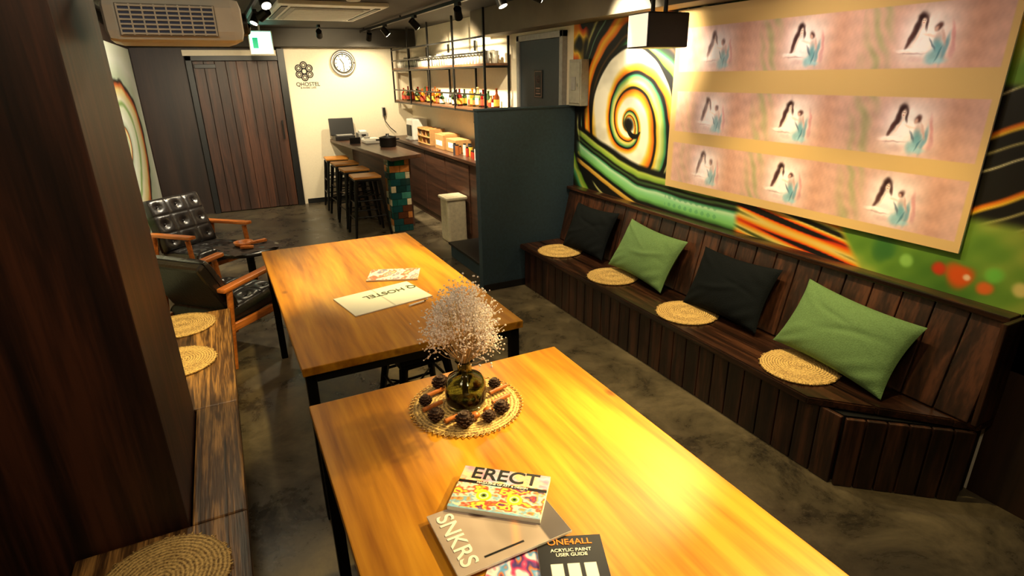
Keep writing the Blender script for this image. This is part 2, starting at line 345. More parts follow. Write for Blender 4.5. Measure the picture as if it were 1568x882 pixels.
    col=mix(col,gy,ss(2.2,2.25,s)*ss(1.66,1.70,Z))
    return col
M_mural=attrmat('mural_paint',.5)
y0,y1,z0,z1=.2,4.27,.60,2.11
painted('wall_mural',860,320,lambda u,v:(XW-.004,y0+(y1-y0)*u,z0+(z1-z0)*v),lambda u,v:muralcol(y0+(y1-y0)*u,z0+(z1-z0)*v),M_mural)
def mural2(Y,Z):
    s=(Y-6.6); t=Z-1.2; r=np.hypot(s*.45,t)+.01; th=np.arctan2(t,s)
    return pal(th/(2*pi)+.8*np.log(r)+.05*noise(s*3,t*5,4),[(0,(236,240,226)),(.3,(226,234,206)),(.36,(130,170,90)),(.44,(240,236,210)),(.6,(236,214,140)),(.68,(200,90,36)),(.73,BK),(.77,(190,206,180)),(1,(236,240,226))])
painted('wall_mural',300,140,lambda u,v:(XL+.003,YC+.03+(8.65-YC)*u,.1+2.0*v),lambda u,v:mural2(YC+.03+(8.65-YC)*u,.1+2.0*v),M_mural)
# ---------------------------------------------------------------- projection screen
def screencol(Y,Z):
    base=cst((200,164,106),Y)+noise(Y*3,Z*3,2)[...,None]*3
    col=base
    for (a,b_) in [(1.745,1.995),(1.385,1.63),(1.065,1.315)]:
        zc=(a+b_)/2; inside=ss(a-.004,a+.004,Z)*(1-ss(b_-.004,b_+.004,Z))*ss(1.235,1.245,Y)*(1-ss(2.97,3.0,Y))
        n0=noise(Y*9,Z*9,6,3)
        strip=cst((202,158,142),Y)+n0[...,None]*4
        dx=np.mod(2.105-Y+.2875+.575*4,.575)-.2875; dz=Z-zc
        fade=1-ss(2.35,2.95,Y)*.65
        dxw=dx+.004*noise(Y*60,Z*60,77,3); dzw=dz+.004*noise(Y*60,Z*60,78,3)
        g=np.exp(-((dx+.20)/.065)**2)*(.6+.4*np.sin(90*(dx+.4*dz)+2*noise(Y*20,Z*20,5,3)))
        strip=mix(strip,cst((150,152,106),Y),np.clip(g*.7,0,1)*fade)
        g=np.exp(-((dx-.19)/.05)**2); strip=mix(strip,cst((190,140,118),Y),g*.6*fade)
        g=np.exp(-((dx+.10)/.035)**2-((dz-.02)/.09)**2); strip=mix(strip,cst((204,140,140),Y),g*.4*fade)
        gl=np.exp(-((dx-.0)/.12)**4-((dz+.005)/.118)**4); strip=mix(strip,cst((236,210,204),Y),gl*.75)
        gl=np.exp(-((dx+.005)/.075)**2-((dz)/.09)**2); strip=mix(strip,cst((255,248,246),Y),gl*.95)
        def E(cx_,cz_,rx_,rz_,c,st,rot=0,k=1.8):
            nonlocal strip
            x=dxw-cx_; z=dzw-cz_; cr,sr=math.cos(rot),math.sin(rot); xr=x*cr+z*sr; zr=-x*sr+z*cr
            e=np.exp(-((xr/rx_)**2+(zr/rz_)**2)**k); strip=mix(strip,cst(c,Y),e*st*fade)
        E(-.047,.030,.015,.060,(56,32,32),.95,-.30); E(-.066,-.015,.009,.045,(76,44,42),.85,-.25); E(-.030,.073,.020,.020,(48,28,28),.97); E(-.010,.045,.007,.030,(60,34,34),.85,.15)
        E(-.024,.055,.009,.016,(246,216,200),1); E(-.022,.030,.006,.012,(240,206,192),1); E(-.027,.058,.002,.002,(70,40,40),.8); E(-.021,.058,.002,.002,(70,40,40),.8); E(-.024,.048,.003,.0018,(170,80,80),.8)
        E(-.016,.000,.018,.032,(252,244,242),.95,.2); E(-.040,.0,.006,.035,(244,214,202),.9,-.35)
        E(-.022,-.040,.020,.030,(240,230,232),.85); E(-.05,-.052,.060,.009,(250,244,242),.9); E(-.085,-.058,.03,.006,(246,222,214),.8); E(-.05,-.066,.05,.004,(170,130,130),.5)
        E(.012,.002,.028,.006,(246,214,202),.95,-.25)
        E(.040,.034,.014,.017,(80,48,46),.95); E(.034,.028,.007,.011,(216,168,152),.9)
        E(.048,-.008,.016,.026,(206,174,166),.9,.1)
        E(.050,-.050,.020,.040,(104,156,166),.95,.15); E(.078,-.050,.010,.055,(100,146,160),.85,-.1); E(.032,-.085,.026,.026,(130,176,182),.85)
        E(.066,-.01,.006,.035,(200,160,150),.8,.3); E(.028,-.035,.005,.028,(80,96,112),.7,.5); E(.062,-.095,.030,.012,(150,196,202),.7); E(.058,-.07,.004,.03,(60,100,116),.6,-.3)
        E(-.03,-.09,.035,.014,(210,170,166),.6); E(.10,.0,.008,.05,(196,110,112),.5,.2); E(.105,-.06,.012,.03,(190,130,132),.6)
        strip=strip*(1+.04*noise(Y*90,Z*90,66,3))[...,None]
        col=mix(col,strip,inside)
    return col
M_screen=attrmat('projection_cloth',.8,.20,.1)  # projector's light put into the cloth as picture colour and weak emission
b=Bd('projection_screen'); b.bx(XW-.022,XW-.012,1.215,3.035,1.02,2.10,M_paper,.001); scr=b.done()
painted('projected_picture',860,500,lambda u,v:(XW-.0235,1.215+1.82*u,1.02+1.08*v),lambda u,v:screencol(1.215+1.82*u,1.02+1.08*v),M_screen,parent=scr)
# ---------------------------------------------------------------- right bench
b=Bd('built_in_bench')
b.prism([(2.14,4.20),(2.14,1.40),(2.325,1.205),(2.325,4.20)],.345,.385,M_darkY,.006)
b.prism([(2.33,4.20),(2.33,1.20),(2.52,1.00),(2.52,4.20)],.345,.384,M_darkY,.005)
b.prism([(2.52,4.20),(2.52,1.00),(2.58,.935),(2.68,.935),(2.68,4.20)],.345,.38,M_darkY,.003)
yy=1.26
while yy<4.18:
    b.bx(2.185,2.205,yy+.003,min(yy+.105,4.2)-.003,.001,.345,M_dark,.005); yy+=.105
n=6
p0=Vector((2.195,1.25)); p1=Vector((2.57,.935)); d=(p1-p0)/n; ang=math.atan2(d.y,d.x)
for i in range(n):
    c=p0+d*(i+.5); b.box((c.x,c.y,.173),(d.length-.006,.02,.343),M_dark,(0,0,ang),.005)
b.bx(2.22,2.67,1.4,4.19,.001,.34,M_blackp,0)
b.prism([(2.22,1.4),(2.22,1.27),(2.58,.96),(2.67,.96),(2.67,1.4)],.001,.34,M_blackp,0)
lean=math.atan2(.10,.44); Lb=math.hypot(.10,.43)
yy=.96
while yy<4.18:
    w=min(.135,4.19-yy)
    b.box((2.585,yy+w/2,.60),(.018,w-.006,Lb),M_dark,(0,lean,0),.005); yy+=.135
b.bx(2.60,2.685,.955,4.20,.815,.84,M_darkY,.005)
b.prism([(2.54,.935),(2.685,.935),(2.685,.955),(2.54,.955)],.38,.83,M_dark,.002)
b.done()
# ---------------------------------------------------------------- left bench
b=Bd('plank_bench')
b.bx(-.60,-.13,.45,1.75,.37,.42,M_lbench,.008); b.bx(-.292,-.13,1.75,YC+.01,.37,.42,M_lbench,.008); b.bx(-.60,-.13,YC+.01,3.72,.37,.42,M_lbench,.008)
b.bx(-.58,-.18,.5,1.74,.001,.37,M_wallbrown); b.bx(-.29,-.18,1.74,YC+.02,.001,.37,M_wallbrown); b.bx(-.58,-.18,YC+.02,3.68,.001,.37,M_wallbrown)
b.done()
# ---------------------------------------------------------------- tables
def table(name,x0,x1,y0,y1,rz=0):
    b=Bd(name); cx=(x0+x1)/2; cy=(y0+y1)/2; w=(x1-x0)/2; l=(y1-y0)/2
    b.box((0,0,-.0175),(2*w,2*l,.035),M_table,bev=.004)
    f=.04
    for sx in (-1,1):
        b.box((sx*(w-.03),0,-.057),(f,2*l-.04,f),M_black,bev=.003)
        for sy in (-1,1): b.box((sx*(w-.03),sy*(l-.04),-.384),(f,f,.690),M_black,bev=.003)
    for sy in (-1,1): b.box((0,sy*(l-.04),-.057),(2*w-.1,f,f),M_black,bev=.003)
    return b.done((cx,cy,.73),rz)
table('dining_table',.115,1.05,2.05,3.79,math.radians(.6))
table('dining_table',.11,1.05,.0,1.77)
# ---------------------------------------------------------------- seat pads
def padmesh(r=.178):
    b=Bd('woven_seat_pad'); prof=[(0,0),(r*.97,0),(r,.004)]
    k=26; prof+= [(r*(1-i/k),.013+(.0015 if i%2 else -.0005)+.004*(1-(1-i/k)**4)) for i in range(1,k)]
    prof+=[(0,.017)]
    b.lathe(prof,(0,0,0),M_straw,72,.004)
    for i in range(90):
        a=random.uniform(0,2*pi); b.box((math.cos(a)*r,math.sin(a)*r,.009),(random.uniform(.006,.014),.004,.003),M_straw,(0,0,a),0)
    return b
pb=padmesh(); first=pb.done((2.325,3.84,.385))
for k,(x,y,z) in enumerate([(2.325,3.12,.385),(2.325,2.37,.385),(2.335,1.60,.385),(-.385,3.54,.42),(-.385,3.03,.42),(-.36,1.535,.42)]): 
    o=inst(first,(x,y,z+.0005),random.uniform(0,3))
# ---------------------------------------------------------------- pillows
def pillow(name,w,h,T,mat,y,zb,xb,ln,roll=0,seed=0):
    b=Bd(name)
    def f(sg):
        def g(u,v):
            x=w/2*u*(1-.08*(1-v*v)); zz=h/2*v*(1-.10*(1-u*u))
            t=T/2*max(0,(1-abs(u)**3.0)*(1-abs(v)**3.0))**.55
            cr=(abs(u)*abs(v))**1.5
            wr=.012*cr*math.sin(14*(u*(1 if v>0 else -1)+v)+seed)*(1-u**6)*(1-v**6)+.006*math.sin(3*u+seed)*math.sin(2.5*v+seed)*(1-u*u)*(1-v*v)
            wr+=.009*math.exp(-((v-.35*u+.1*math.sin(3*u+seed))/.10)**2)*(1-u*u)*math.sin(2*u+seed)
            wr+=.007*math.exp(-((v+.5*u-.3+.08*math.sin(4*u+seed))/.07)**2)*(1-u*u)*math.cos(2*u+seed)
            return (x,sg*(t+wr),zz)
        return g
    b.surf(f(1),56,44,mat); b.surf(f(-1),56,44,mat)
    zv=Vector((math.sin(ln),0,math.cos(ln))); xv=Vector((0,-1,0)); 
    xr=(xv*math.cos(roll)+zv*math.sin(roll)); zr=(zv*math.cos(roll)-xv*math.sin(roll)); yv=zr.cross(xr)
    c=Vector((xb,y,zb))+zv*(h/2)
    m=Matrix(((xr.x,yv.x,zr.x,c.x),(xr.y,yv.y,zr.y,c.y),(xr.z,yv.z,zr.z,c.z),(0,0,0,1)))
    return b.done(mtx=m)
pillow('throw_pillow',.60,.37,.13,M_green,2.965,.415,2.39,.50,-.05,1)
pillow('throw_pillow',.59,.36,.13,M_green,1.505,.415,2.385,.50,-.07,4)
pillow('throw_pillow',.56,.37,.12,M_blk_lin,2.22,.405,2.41,.42,.02,2)
pillow('throw_pillow',.56,.38,.12,M_blk_lin,3.68,.405,2.42,.42,.03,3)
# ---------------------------------------------------------------- armchairs
def tuft(b,w,h,T,nx,ny,mtx):
    bt=[((i+.5)/nx*2-1,(j+.5)/ny*2-1) for i in range(nx) for j in range(ny)]
    def g(u,v):
        e=max(0,(1-abs(u)**8)*(1-abs(v)**8))**.4
        dp=sum(math.exp(-(((u-a)*w/2)**2+((v-c)*h/2)**2)/.0009) for a,c in bt)
        li=0
        for i in range(1,nx): li+=math.exp(-(((u-(i/nx*2-1))*w/2)/.008)**2)
        for j in range(1,ny): li+=math.exp(-(((v-(j/ny*2-1))*h/2)/.008)**2)
        return (w/2*u,h/2*v,T/2+ (T/2)*e-.022*min(1,dp)*e-.006*min(1,li)*e)
    b.surf(g,54,54,M_leather,mtx)
    b.box((0,0,T*.33),(w*.985,h*.985,T*.62),M_leather,bev=.02,mtx=mtx)
    for a,c in bt:
        b.sph(mtx@Vector((a*w/2,c*h/2,T-.018)),.009,M_leather,8)
def armchair(loc,rz,bh=.46,bz=.565,ba=-70):
    b=Bd('leather_armchair'); W=.60
    for sx in (-1,1):
        x=sx*(W/2-.025)
        b.cyl((x,.26,.001),(x,.22,.53),.016,M_arm,.020); b.cyl((x,-.27,.001),(x,-.20,.53),.016,M_arm,.020)
        b.box((x,.01,.545),(.065,.56,.028),M_arm,(math.radians(3),0,0),.01)
        b.box((x,0,.27),(.026,.46,.05),M_arm,bev=.006)
    b.box((0,.22,.28),(W-.06,.03,.05),M_arm); b.box((0,-.2,.25),(W-.06,.03,.05),M_arm)
    tuft(b,.50,.50,.13,3,3,MT(0,.03,.275,math.radians(5),0,0))
    tuft(b,.50,bh,.12,3,3,MT(0,-.285,bz,math.radians(ba),0,0))
    return b.done(loc,rz)
armchair((-.30,5.50,0),math.radians(180+38))
armchair((-.16,4.11,0),math.radians(-46),.40,.52,-62)
b=Bd('side_table'); b.lathe([(0,.435),(.225,.435),(.235,.445),(.235,.458),(.225,.465),(0,.465)],(0,0,0),M_leather,40); b.cyl((0,0,.02),(0,0,.44),.03,M_black); b.lathe([(.17,.001),(.17,.012),(.03,.03)],(0,0,0),M_black,32)
M_cloth=flat('dark_cloth',C(52,38,32),.9,0,.3,40,.3)
def clf(u,v):
    x=.20*u; y=.20*v; return (x,y,.468+.005*math.sin(9*u+3*v)*math.cos(7*v))
b.surf(clf,30,30,M_cloth)
b.done((.05,4.97,0),.4)
b=Bd('wooden_ashtray'); b.lathe([(.06,.001),(.075,.035),(.062,.035),(.055,.012),(0,.012)],(0,0,0),M_arm,24); b.box((.11,.03,.014),(.14,.035,.022),M_arm,(0,0,.4)); b.box((.02,-.10,.012),(.10,.03,.02),M_arm,(0,0,-.3)); b.done((.02,4.99,.475))
# ---------------------------------------------------------------- bar stools
def stool(name,loc,h=.70,rz=0,seatmat=M_stoolw,s=.155,spl=.05):
    b=Bd(name)
    b.box((0,0,h-.014),(2*s,2*s,.028),seatmat,bev=.012)
    b.box((0,0,h-.045),(2*s-.02,2*s-.02,.03),M_black,bev=.01)
    for sx in (-1,1):
        for sy in (-1,1):
            b.cyl((sx*(s+spl),sy*(s+spl),.001),(sx*(s-.025),sy*(s-.025),h-.05),.014,M_black,.024,8)
    for z,k in ((.22*h/.7,.93),(.40*h/.7,.6)):
        q=s-.025+(spl+.025)*(1-z/h)
        for sx in (-1,1):
            b.cyl((sx*q,-q,z),(sx*q,q,z),.008,M_black,seg=8)
            b.cyl((-q,sx*q,z+.03),(q,sx*q,z+.03),.008,M_black,seg=8)
    q=s-.01
    b.cyl((-q,-q,h-.22),(q,q,h-.22),.006,M_black,seg=6); b.cyl((-q,q,h-.22),(q,-q,h-.22),.006,M_black,seg=6)
    return b.done(loc,rz)
for y in (6.63,7.22,7.80,8.38): stool('bar_stool',(1.40,y,0),.70,random.uniform(-.08,.08))
stool('metal_stool',(.72,2.62,0),.44,.1,M_black,.14,.03)
# ---------------------------------------------------------------- bar counter
b=Bd('bar_counter')
b.prism([(1.64,6.32),(2.04,6.48),(2.0,8.84),(1.42,8.84)],.865,.905,M_counter,.004)
b.prism([(1.80,6.75),(1.98,6.75),(1.98,8.83),(1.72,8.83)],.001,.865,M_cfront,.003)
tc=[flat('tile_%d'%i,C(*c),.2,0,.15) for i,c in enumerate([(30,90,84),(190,120,60),(84,44,26),(212,196,160),(22,56,54),(60,124,110),(36,96,70),(24,70,72)])]
b.bx(1.675,1.905,6.565,6.76,.001,.865,M_blackp)
random.seed(11)
for j in range(11):
    zz=.004+j*.078
    xs=[1.67,1.79,1.905] if j%2 else [1.67,1.73,1.85,1.905]
    for x0,x1 in zip(xs[:-1],xs[1:]): b.bx(x0+.002,x1-.002,6.553,6.567,zz,zz+.073,random.choice(tc),.002)
    ys=[6.57,6.665,6.76]
    for ya,yb in zip(ys[:-1],ys[1:]): b.bx(1.662,1.676,ya+.002,yb-.002,zz,zz+.073,random.choice(tc),.002)
b.done()
random.seed(5)
b=Bd('cash_register'); b.bx(1.44,1.72,8.48,8.74,.906,.97,M_blackp,.01); b.box((1.58,8.70,1.08),(.34,.03,.24),M_blackp,(-.2,0,0),.008); b.bx(1.47,1.69,8.50,8.60,.97,.985,M_grey,.004); b.done()
b=Bd('receipt_printer'); b.bx(1.76,1.90,8.45,8.65,.906,1.0,M_grey,.015); b.bx(1.78,1.88,8.47,8.6,1.0,1.03,M_white,.01); b.bx(1.8,1.86,8.44,8.452,.96,.98,M_blackp,.002); b.done()
b=Bd('paper_tray'); b.bx(1.72,1.94,7.85,8.15,.906,.95,M_white,.01); b.bx(1.73,1.92,7.88,8.12,.95,.965,M_paper,.003); b.bx(1.74,1.8,7.95,8.05,.965,.985,M_grey,.004); b.done()
b=Bd('cooking_pot'); b.lathe([(0,0),(.095,0),(.105,.015),(.105,.11),(.110,.115),(.10,.122),(.02,.14),(.02,.16),(0,.16)],(0,0,0),M_blackp,28); b.cyl((.09,0,.09),(.15,0,.09),.01,M_blackp); b.cyl((-.09,0,.09),(-.15,0,.09),.01,M_blackp); b.done((1.90,7.40,.906))
b=Bd('menu_stand'); b.box((1.60,7.95,.95),(.14,.01,.09),M_blackp,(.3,0,0)); b.box((1.60,7.97,.91),(.14,.05,.006),M_blackp); b.done()
b=Bd('wall_phone'); b.bx(2.22,2.27,YB-.04,YB-.002,1.19,1.32,M_grey,.012); b.bx(2.225,2.265,YB-.055,YB-.04,1.2,1.31,M_blackp,.008)
b.tube([(2.24,YB-.03,1.19),(2.25,YB-.04,1.12),(2.32,YB-.04,1.02),(2.40,YB-.05,.95)],.006,M_blackp); b.done()
b=Bd('back_counter')
b.bx(2.30,2.685,5.35,8.84,.86,.895,M_counter); b.bx(2.33,2.685,5.37,8.83,.001,.86,M_cfront)
for y in (6.1,6.85,7.6,8.3): b.bx(2.318,2.332,y-.36,y+.36,.08,.84,M_cfront,.004)
b.done()
b=Bd('cardboard_box'); b.bx(2.40,2.62,6.72,7.02,.896,1.07,M_card,.003); b.bx(2.398,2.401,6.76,6.98,.94,1.0,M_paper,0); b.bx(2.42,2.62,6.36,6.68,.896,1.04,M_card,.003); b.bx(2.418,2.421,6.42,6.60,.94,1.0,M_paper,0)
b.bx(2.44,2.60,6.74,6.98,1.07,1.08,M_card,.002); b.done()
b=Bd('snack_rack')
for i in range(3):
    b.bx(2.40,2.62,7.25,7.75,.90+.09*i,.908+.09*i,M_card,.001)
for y in (7.25,7.42,7.58,7.745): b.bx(2.41,2.62,y-.004,y+.004,.897,1.10,M_card,.001)
cm=[flat('pack_%d'%i,C(*c),.5) for i,c in enumerate([(190,60,40),(230,190,70),(240,230,210),(90,120,60),(160,90,40),(60,60,70)])]
for i in range(2):
    for y in (7.29,7.36,7.47,7.54,7.63,7.70): b.bx(2.43,2.55,y-.025,y+.025,.91+.09*i,.91+.09*i+random.uniform(.04,.07),random.choice(cm),.004)
b.done()
b=Bd('condiment_jars')
for k in range(18):
    y=5.50+k*.047; x=2.40+random.uniform(-.04,.14); h=random.uniform(.05,.12); r=random.uniform(.018,.026)
    mt=random.choice(cm+[M_white,M_paper]); b.cyl((x,y,.896),(x,y,.896+h),r,mt,seg=14); b.cyl((x,y,.896+h),(x,y,.91+h),r*.8,M_blackp,seg=14)
b.done()
b=Bd('coffee_machine'); b.bx(2.42,2.64,8.0,8.3,.896,1.18,M_white,.02); b.bx(2.405,2.425,8.05,8.25,.95,1.1,M_blackp,.005); b.bx(2.38,2.45,8.05,8.25,.896,.92,M_grey,.005); b.done()
b=Bd('small_notice'); b.bx(XW-.008,XW-.001,6.28,6.42,1.22,1.38,M_blackp,.001); b.bx(XW-.010,XW-.007,6.295,6.405,1.235,1.365,M_paper,.0005); b.done()
b=Bd('trash_bin'); mb=flat('bin_plastic',C(206,194,166),.5)
b.box((0,0,.24),(.22,.24,.48),mb,bev=.025); b.box((0,0,.49),(.25,.27,.035),mb,bev=.012); b.box((0,0,.508),(.2,.2,.006),mb,bev=.002); b.done((2.18,5.90,0))
b=Bd('low_step'); b.bx(1.92,2.6,4.50,5.32,.001,.13,M_part,.008); b.bx(1.90,2.62,4.48,5.335,.13,.155,M_blackp,.006); b.done()
# ---------------------------------------------------------------- shelf
b=Bd('hanging_shelf')
XS0,XS1=2.40,2.66
for y in (5.42,6.25,7.08,7.9,8.7):
    for x in (XS0,XS1): b.bx(x-.01,x+.01,y-.01,y+.01,1.38,2.12 if y>8.4 else (2.34 if x<2.45 else 2.10),M_black,.001)
    for z in (1.39,1.82): b.bx(XS0,XS1,y-.008,y+.008,z-.01,z+.01,M_black,.001)
for z in (1.39,1.56,1.82,1.95,2.09):
    b.bx(XS0-.008,XS0+.008,5.42,8.7,z-.008,z+.008,M_black,.001)
M_shelf=wood('shelf_board',C(60,38,24),C(112,74,46),'Y',8,.08,.5,.2)
for z in (1.40,1.83): b.bx(XS0,XS1+.01,5.42,8.72,z,z+.022,M_shelf,.002)
b.done()
b=Bd('bar_bottles')
def glass(name,c,r=.1):
    m,nt,p=newmat(name); p.inputs['Base Color'].default_value=c; p.inputs['Roughness'].default_value=r; p.inputs['Transmission Weight'].default_value=.35; return m
gm=[glass('bottle_%d'%i,C(*c)) for i,c in enumerate([(190,50,20),(210,120,20),(150,70,20),(60,90,50),(220,190,120),(120,20,14),(40,30,24)])]
y=5.5
while y<8.6:
    h=random.uniform(.12,.2); r=random.uniform(.026,.034); mt=random.choice(gm); x=random.choice([2.47,2.56])
    b.lathe([(0,0),(r,0),(r,h*.58),(r*.4,h*.74),(r*.36,h*.95),(r*.42,h*.95),(r*.42,h),(0,h)],(x,y,1.423),mt,14)
    b.cyl((x,y,1.423+h*.12),(x,y,1.423+h*.45),r*1.03,random.choice([cm[0],cm[4],cm[1],M_paper]),seg=14)
    y+=random.uniform(.06,.10)
b.done()
b=Bd('glassware')
y=5.5
gl=glass('clear_glass',C(236,230,214),.15)
while y<8.6:
    h=random.uniform(.08,.13); r=.03
    for x in (2.46,2.56):
        b.lathe([(0,0),(r*.8,0),(r,h),(r*.92,h),(r*.72,.01),(0,.01)],(x,y,1.853),random.choice([gl,gl,M_white]),12)
    y+=.085
b.done()
# ---------------------------------------------------------------- partition etc
b=Bd('partition_panel'); b.bx(1.80,2.685,4.225,4.30,.001,1.485,M_part,.003); b.bx(1.795,2.685,4.22,4.305,1.485,1.50,M_part,.004); b.bx(1.80,2.6,4.215,4.225,.001,.06,M_blackp,.002); b.done()
b=Bd('electrical_box'); b.bx(2.61,2.683,4.03,4.21,1.50,1.85,flat('box_paint',C(150,146,132),.5),.006); b.bx(2.604,2.612,4.045,4.195,1.52,1.83,flat('box_door',C(158,154,140),.5),.004); b.cyl((2.60,4.07,1.66),(2.606,4.07,1.66),.012,M_steel); b.bx(2.598,2.606,4.10,4.16,1.62,1.72,M_grey,.002); b.done()
b=Bd('door_2')
b.bx(2.655,2.688,4.42,5.16,.001,2.03,M_ddoor,.004)
b.bx(2.64,2.689,5.16,5.21,.001,2.08,M_grey,.003); b.bx(2.64,2.689,4.37,4.42,.001,2.08,M_grey,.003); b.bx(2.64,2.689,4.37,5.21,2.03,2.08,M_grey,.003)
b.cyl((2.62,4.5,1.0),(2.66,4.5,1.0),.01,M_steel); b.cyl((2.62,4.5,1.0),(2.62,4.62,1.0),.009,M_steel); b.done()
b=Bd('door_notice'); b.bx(2.650,2.654,4.72,4.88,1.54,1.78,M_black,.001)
M_nt=flat('notice_line',C(150,120,110),.6)
for (a0,a1,c0,c1) in [(4.735,4.865,1.765,1.770),(4.735,4.865,1.55,1.555),(4.735,4.74,1.55,1.77),(4.86,4.865,1.55,1.77),(4.76,4.84,1.62,1.63),(4.77,4.83,1.60,1.605),(4.76,4.84,1.575,1.585)]: b.bx(2.6480,2.6505,a0,a1,c0,c1,M_nt,0)
for a in range(6): b.tube([(2.6475,4.80+.022*math.cos(a*pi/3)+.012*math.cos(t*pi/4),1.70+.022*math.sin(a*pi/3)+.012*math.sin(t*pi/4)) for t in range(9)],.0016,M_nt,4)
b.done()
b=Bd('wall_clock')
cy_=YB-.002
def ring(b,c,R,r,mat,n=48,ax='y'):
    b.tube([(c[0]+R*math.cos(2*pi*i/n),c[1],c[2]+R*math.sin(2*pi*i/n)) for i in range(n+1)],r,mat,8)
b.cyl((1.725,cy_,1.93),(1.725,cy_-.03,1.93),.165,M_steel,seg=48); b.cyl((1.725,cy_-.03,1.93),(1.725,cy_-.034,1.93),.12,M_paper,seg=48)
ring(b,(1.725,cy_-.03,1.93),.155,.021,M_steel); ring(b,(1.725,cy_-.034,1.93),.122,.008,M_black)
for i in range(12):
    a=i*pi/6; b.box((1.725+.100*math.sin(a),cy_-.036,1.93+.100*math.cos(a)),(.011,.003,.024),M_blackp,(0,a,0),0)
b.box((1.725-.02,cy_-.038,1.93+.028),(.012,.003,.075),M_blackp,(0,-.62,0),0); b.box((1.725+.004,cy_-.039,1.93-.045),(.010,.003,.1),M_blackp,(0,-.08,0),0); b.done()
b=Bd('wall_logo')
lc=(1.19,YB-.004,1.83)
for k in range(6):
    a=pi/6+k*pi/3; c=(lc[0]+.080*math.cos(a),lc[1],lc[2]+.080*math.sin(a)); ring(b,c,.042,.008,M_blackp,20); ring(b,c,.022,.006,M_blackp,16)
ring(b,lc,.034,.008,M_blackp,20)
lo=b.done()
text('logo_text','QHOSTEL',.072,M_blackp,MT(1.22,YB-.004,1.66,pi/2,0,0),lo)
text('logo_subtext','& SHARE CAFE',.032,M_blackp,MT(1.22,YB-.004,1.615,pi/2,0,0),lo)
# ---------------------------------------------------------------- ceiling things
b=Bd('exit_sign'); b.bx(.50,.77,8.1,8.16,2.02,2.29,M_white,.006)
b.bx(.515,.755,8.094,8.101,2.035,2.275,emis('exit_green',C(150,255,225),4.5),.002)
b.bx(.54,.60,8.09,8.096,2.09,2.21,emis('exit_dark',C(30,180,120),1),.002); b.cyl((.635,8.13,2.29),(.635,8.13,CZ-.001),.012,M_white); b.done()
b=Bd('ceiling_air_conditioner'); b.bx(.60,1.52,5.45,6.95,2.315,CZ-.001,M_white,.008); b.bx(.72,1.40,5.65,6.75,2.305,2.317,M_grey,.004)
for i in range(14): b.bx(.76,1.36,5.72+i*.072,5.75+i*.072,2.298,2.306,M_white,.002)
b.bx(.64,.69,5.6,6.8,2.308,2.316,M_blackp,.002); b.bx(1.43,1.48,5.6,6.8,2.308,2.316,M_blackp,.002); b.done()
b=Bd('smoke_detector'); b.lathe([(0,0),(.05,0),(.07,.02),(.075,.05),(0,.05)],(0,0,0),M_white,28); b.done((1.1,4.95,CZ-.052))
b=Bd('light_track')
b.bx(1.905,1.935,.3,8.4,2.30,2.33,M_black,.003)
for y in (.6,2.5,4.5,6.5,8.2): b.cyl((1.92,y,2.33),(1.92,y,CZ-.001),.008,M_black)
b.done()
b=Bd('light_track'); b.bx(.40,.43,.6,7.6,2.30,2.33,M_black,.003)
for y in (.9,2.5,4.5,6.5): b.cyl((.415,y,2.33),(.415,y,CZ-.001),.008,M_black)
b.done()
b=Bd('ceiling_pipe')
b.tube([(-.6,8.3,2.27),(-.6,3.2,2.27),(-.6,3.0,2.27)],.03,M_ceil,12); b.tube([(-.45,8.3,2.29),(-.45,3.0,2.29)],.018,M_blackp,10); b.done()
WARM=(1,.76,.30); NEU=(1,.82,.52)
glow=emis('lamp_glow',(1,.88,.66,1),14)
def spot(pos,tgt,power,ang=50,col=WARM,blend=.8,soft=.03):
    pos=Vector(pos); tgt=Vector(tgt); d=(tgt-pos).normalized()
    b=Bd('track_spotlight')
    a=pos-d*.06
    b.cyl(a-d*.05,a+d*.045,.032,M_black,.036,24); 
    b.cyl(a+d*.0455,a+d*.048,.030,glow,seg=20)
    b.cyl(a,(a.x,a.y,2.30),.006,M_black,seg=8); b.box((a.x,a.y,2.285),(.03,.09,.03),M_black)
    o=b.done()
    L=bpy.data.lights.new('lamp','SPOT'); L.energy=power; L.color=col; L.spot_size=math.radians(ang); L.spot_blend=blend; L.shadow_soft_size=soft
    lo=bpy.data.objects.new('lamp',L); sc.collection.objects.link(lo); lo.location=a+d*.07; lo.rotation_euler=d.to_track_quat('-Z','Y').to_euler(); lo.parent=o
    return o
def fill_light(x,y,power,col=(1,.80,.50),size=.30):  # added ceiling fill with made-up fixtures, out of view, lifts the ambient light
    b=Bd('ceiling_fill_light'); b.lathe([(0,-.004),(size/2,-.004),(size/2+.02,-.012),(size/2+.03,0),(0,0)],(0,0,0),M_white,32); b.lathe([(0,-.008),(size/2-.01,-.008),(size/2-.01,-.004),(0,-.004)],(0,0,0),emis('fill_glow',(1,.85,.6,1),1),28)
    o=b.done((x,y,CZ-.001))
    L=bpy.data.lights.new('fill_lamp','AREA'); L.shape='DISK'; L.size=size; L.energy=power; L.color=col
    lo=bpy.data.objects.new('fill_lamp',L); sc.collection.objects.link(lo); lo.location=(0,0,-.02); lo.parent=o
fill_light(.55,.25,11); fill_light(1.45,2.0,6); fill_light(1.45,3.9,13); fill_light(-.1,3.7,10); fill_light(-.35,.9,5)  # added fill lights, unseen by the camera
# near table
spot((1.92,.75,2.18),(1.02,.88,.73),330,46)
spot((1.92,1.75,2.18),(.92,1.42,.73),330,38)
# far table
spot((1.92,2.9,2.18),(.90,3.0,.73),260,38)
spot((.415,4.4,2.18),(.74,3.30,.73),190,42)
spot((.415,2.4,2.18),(-.34,3.25,.42),190,46)
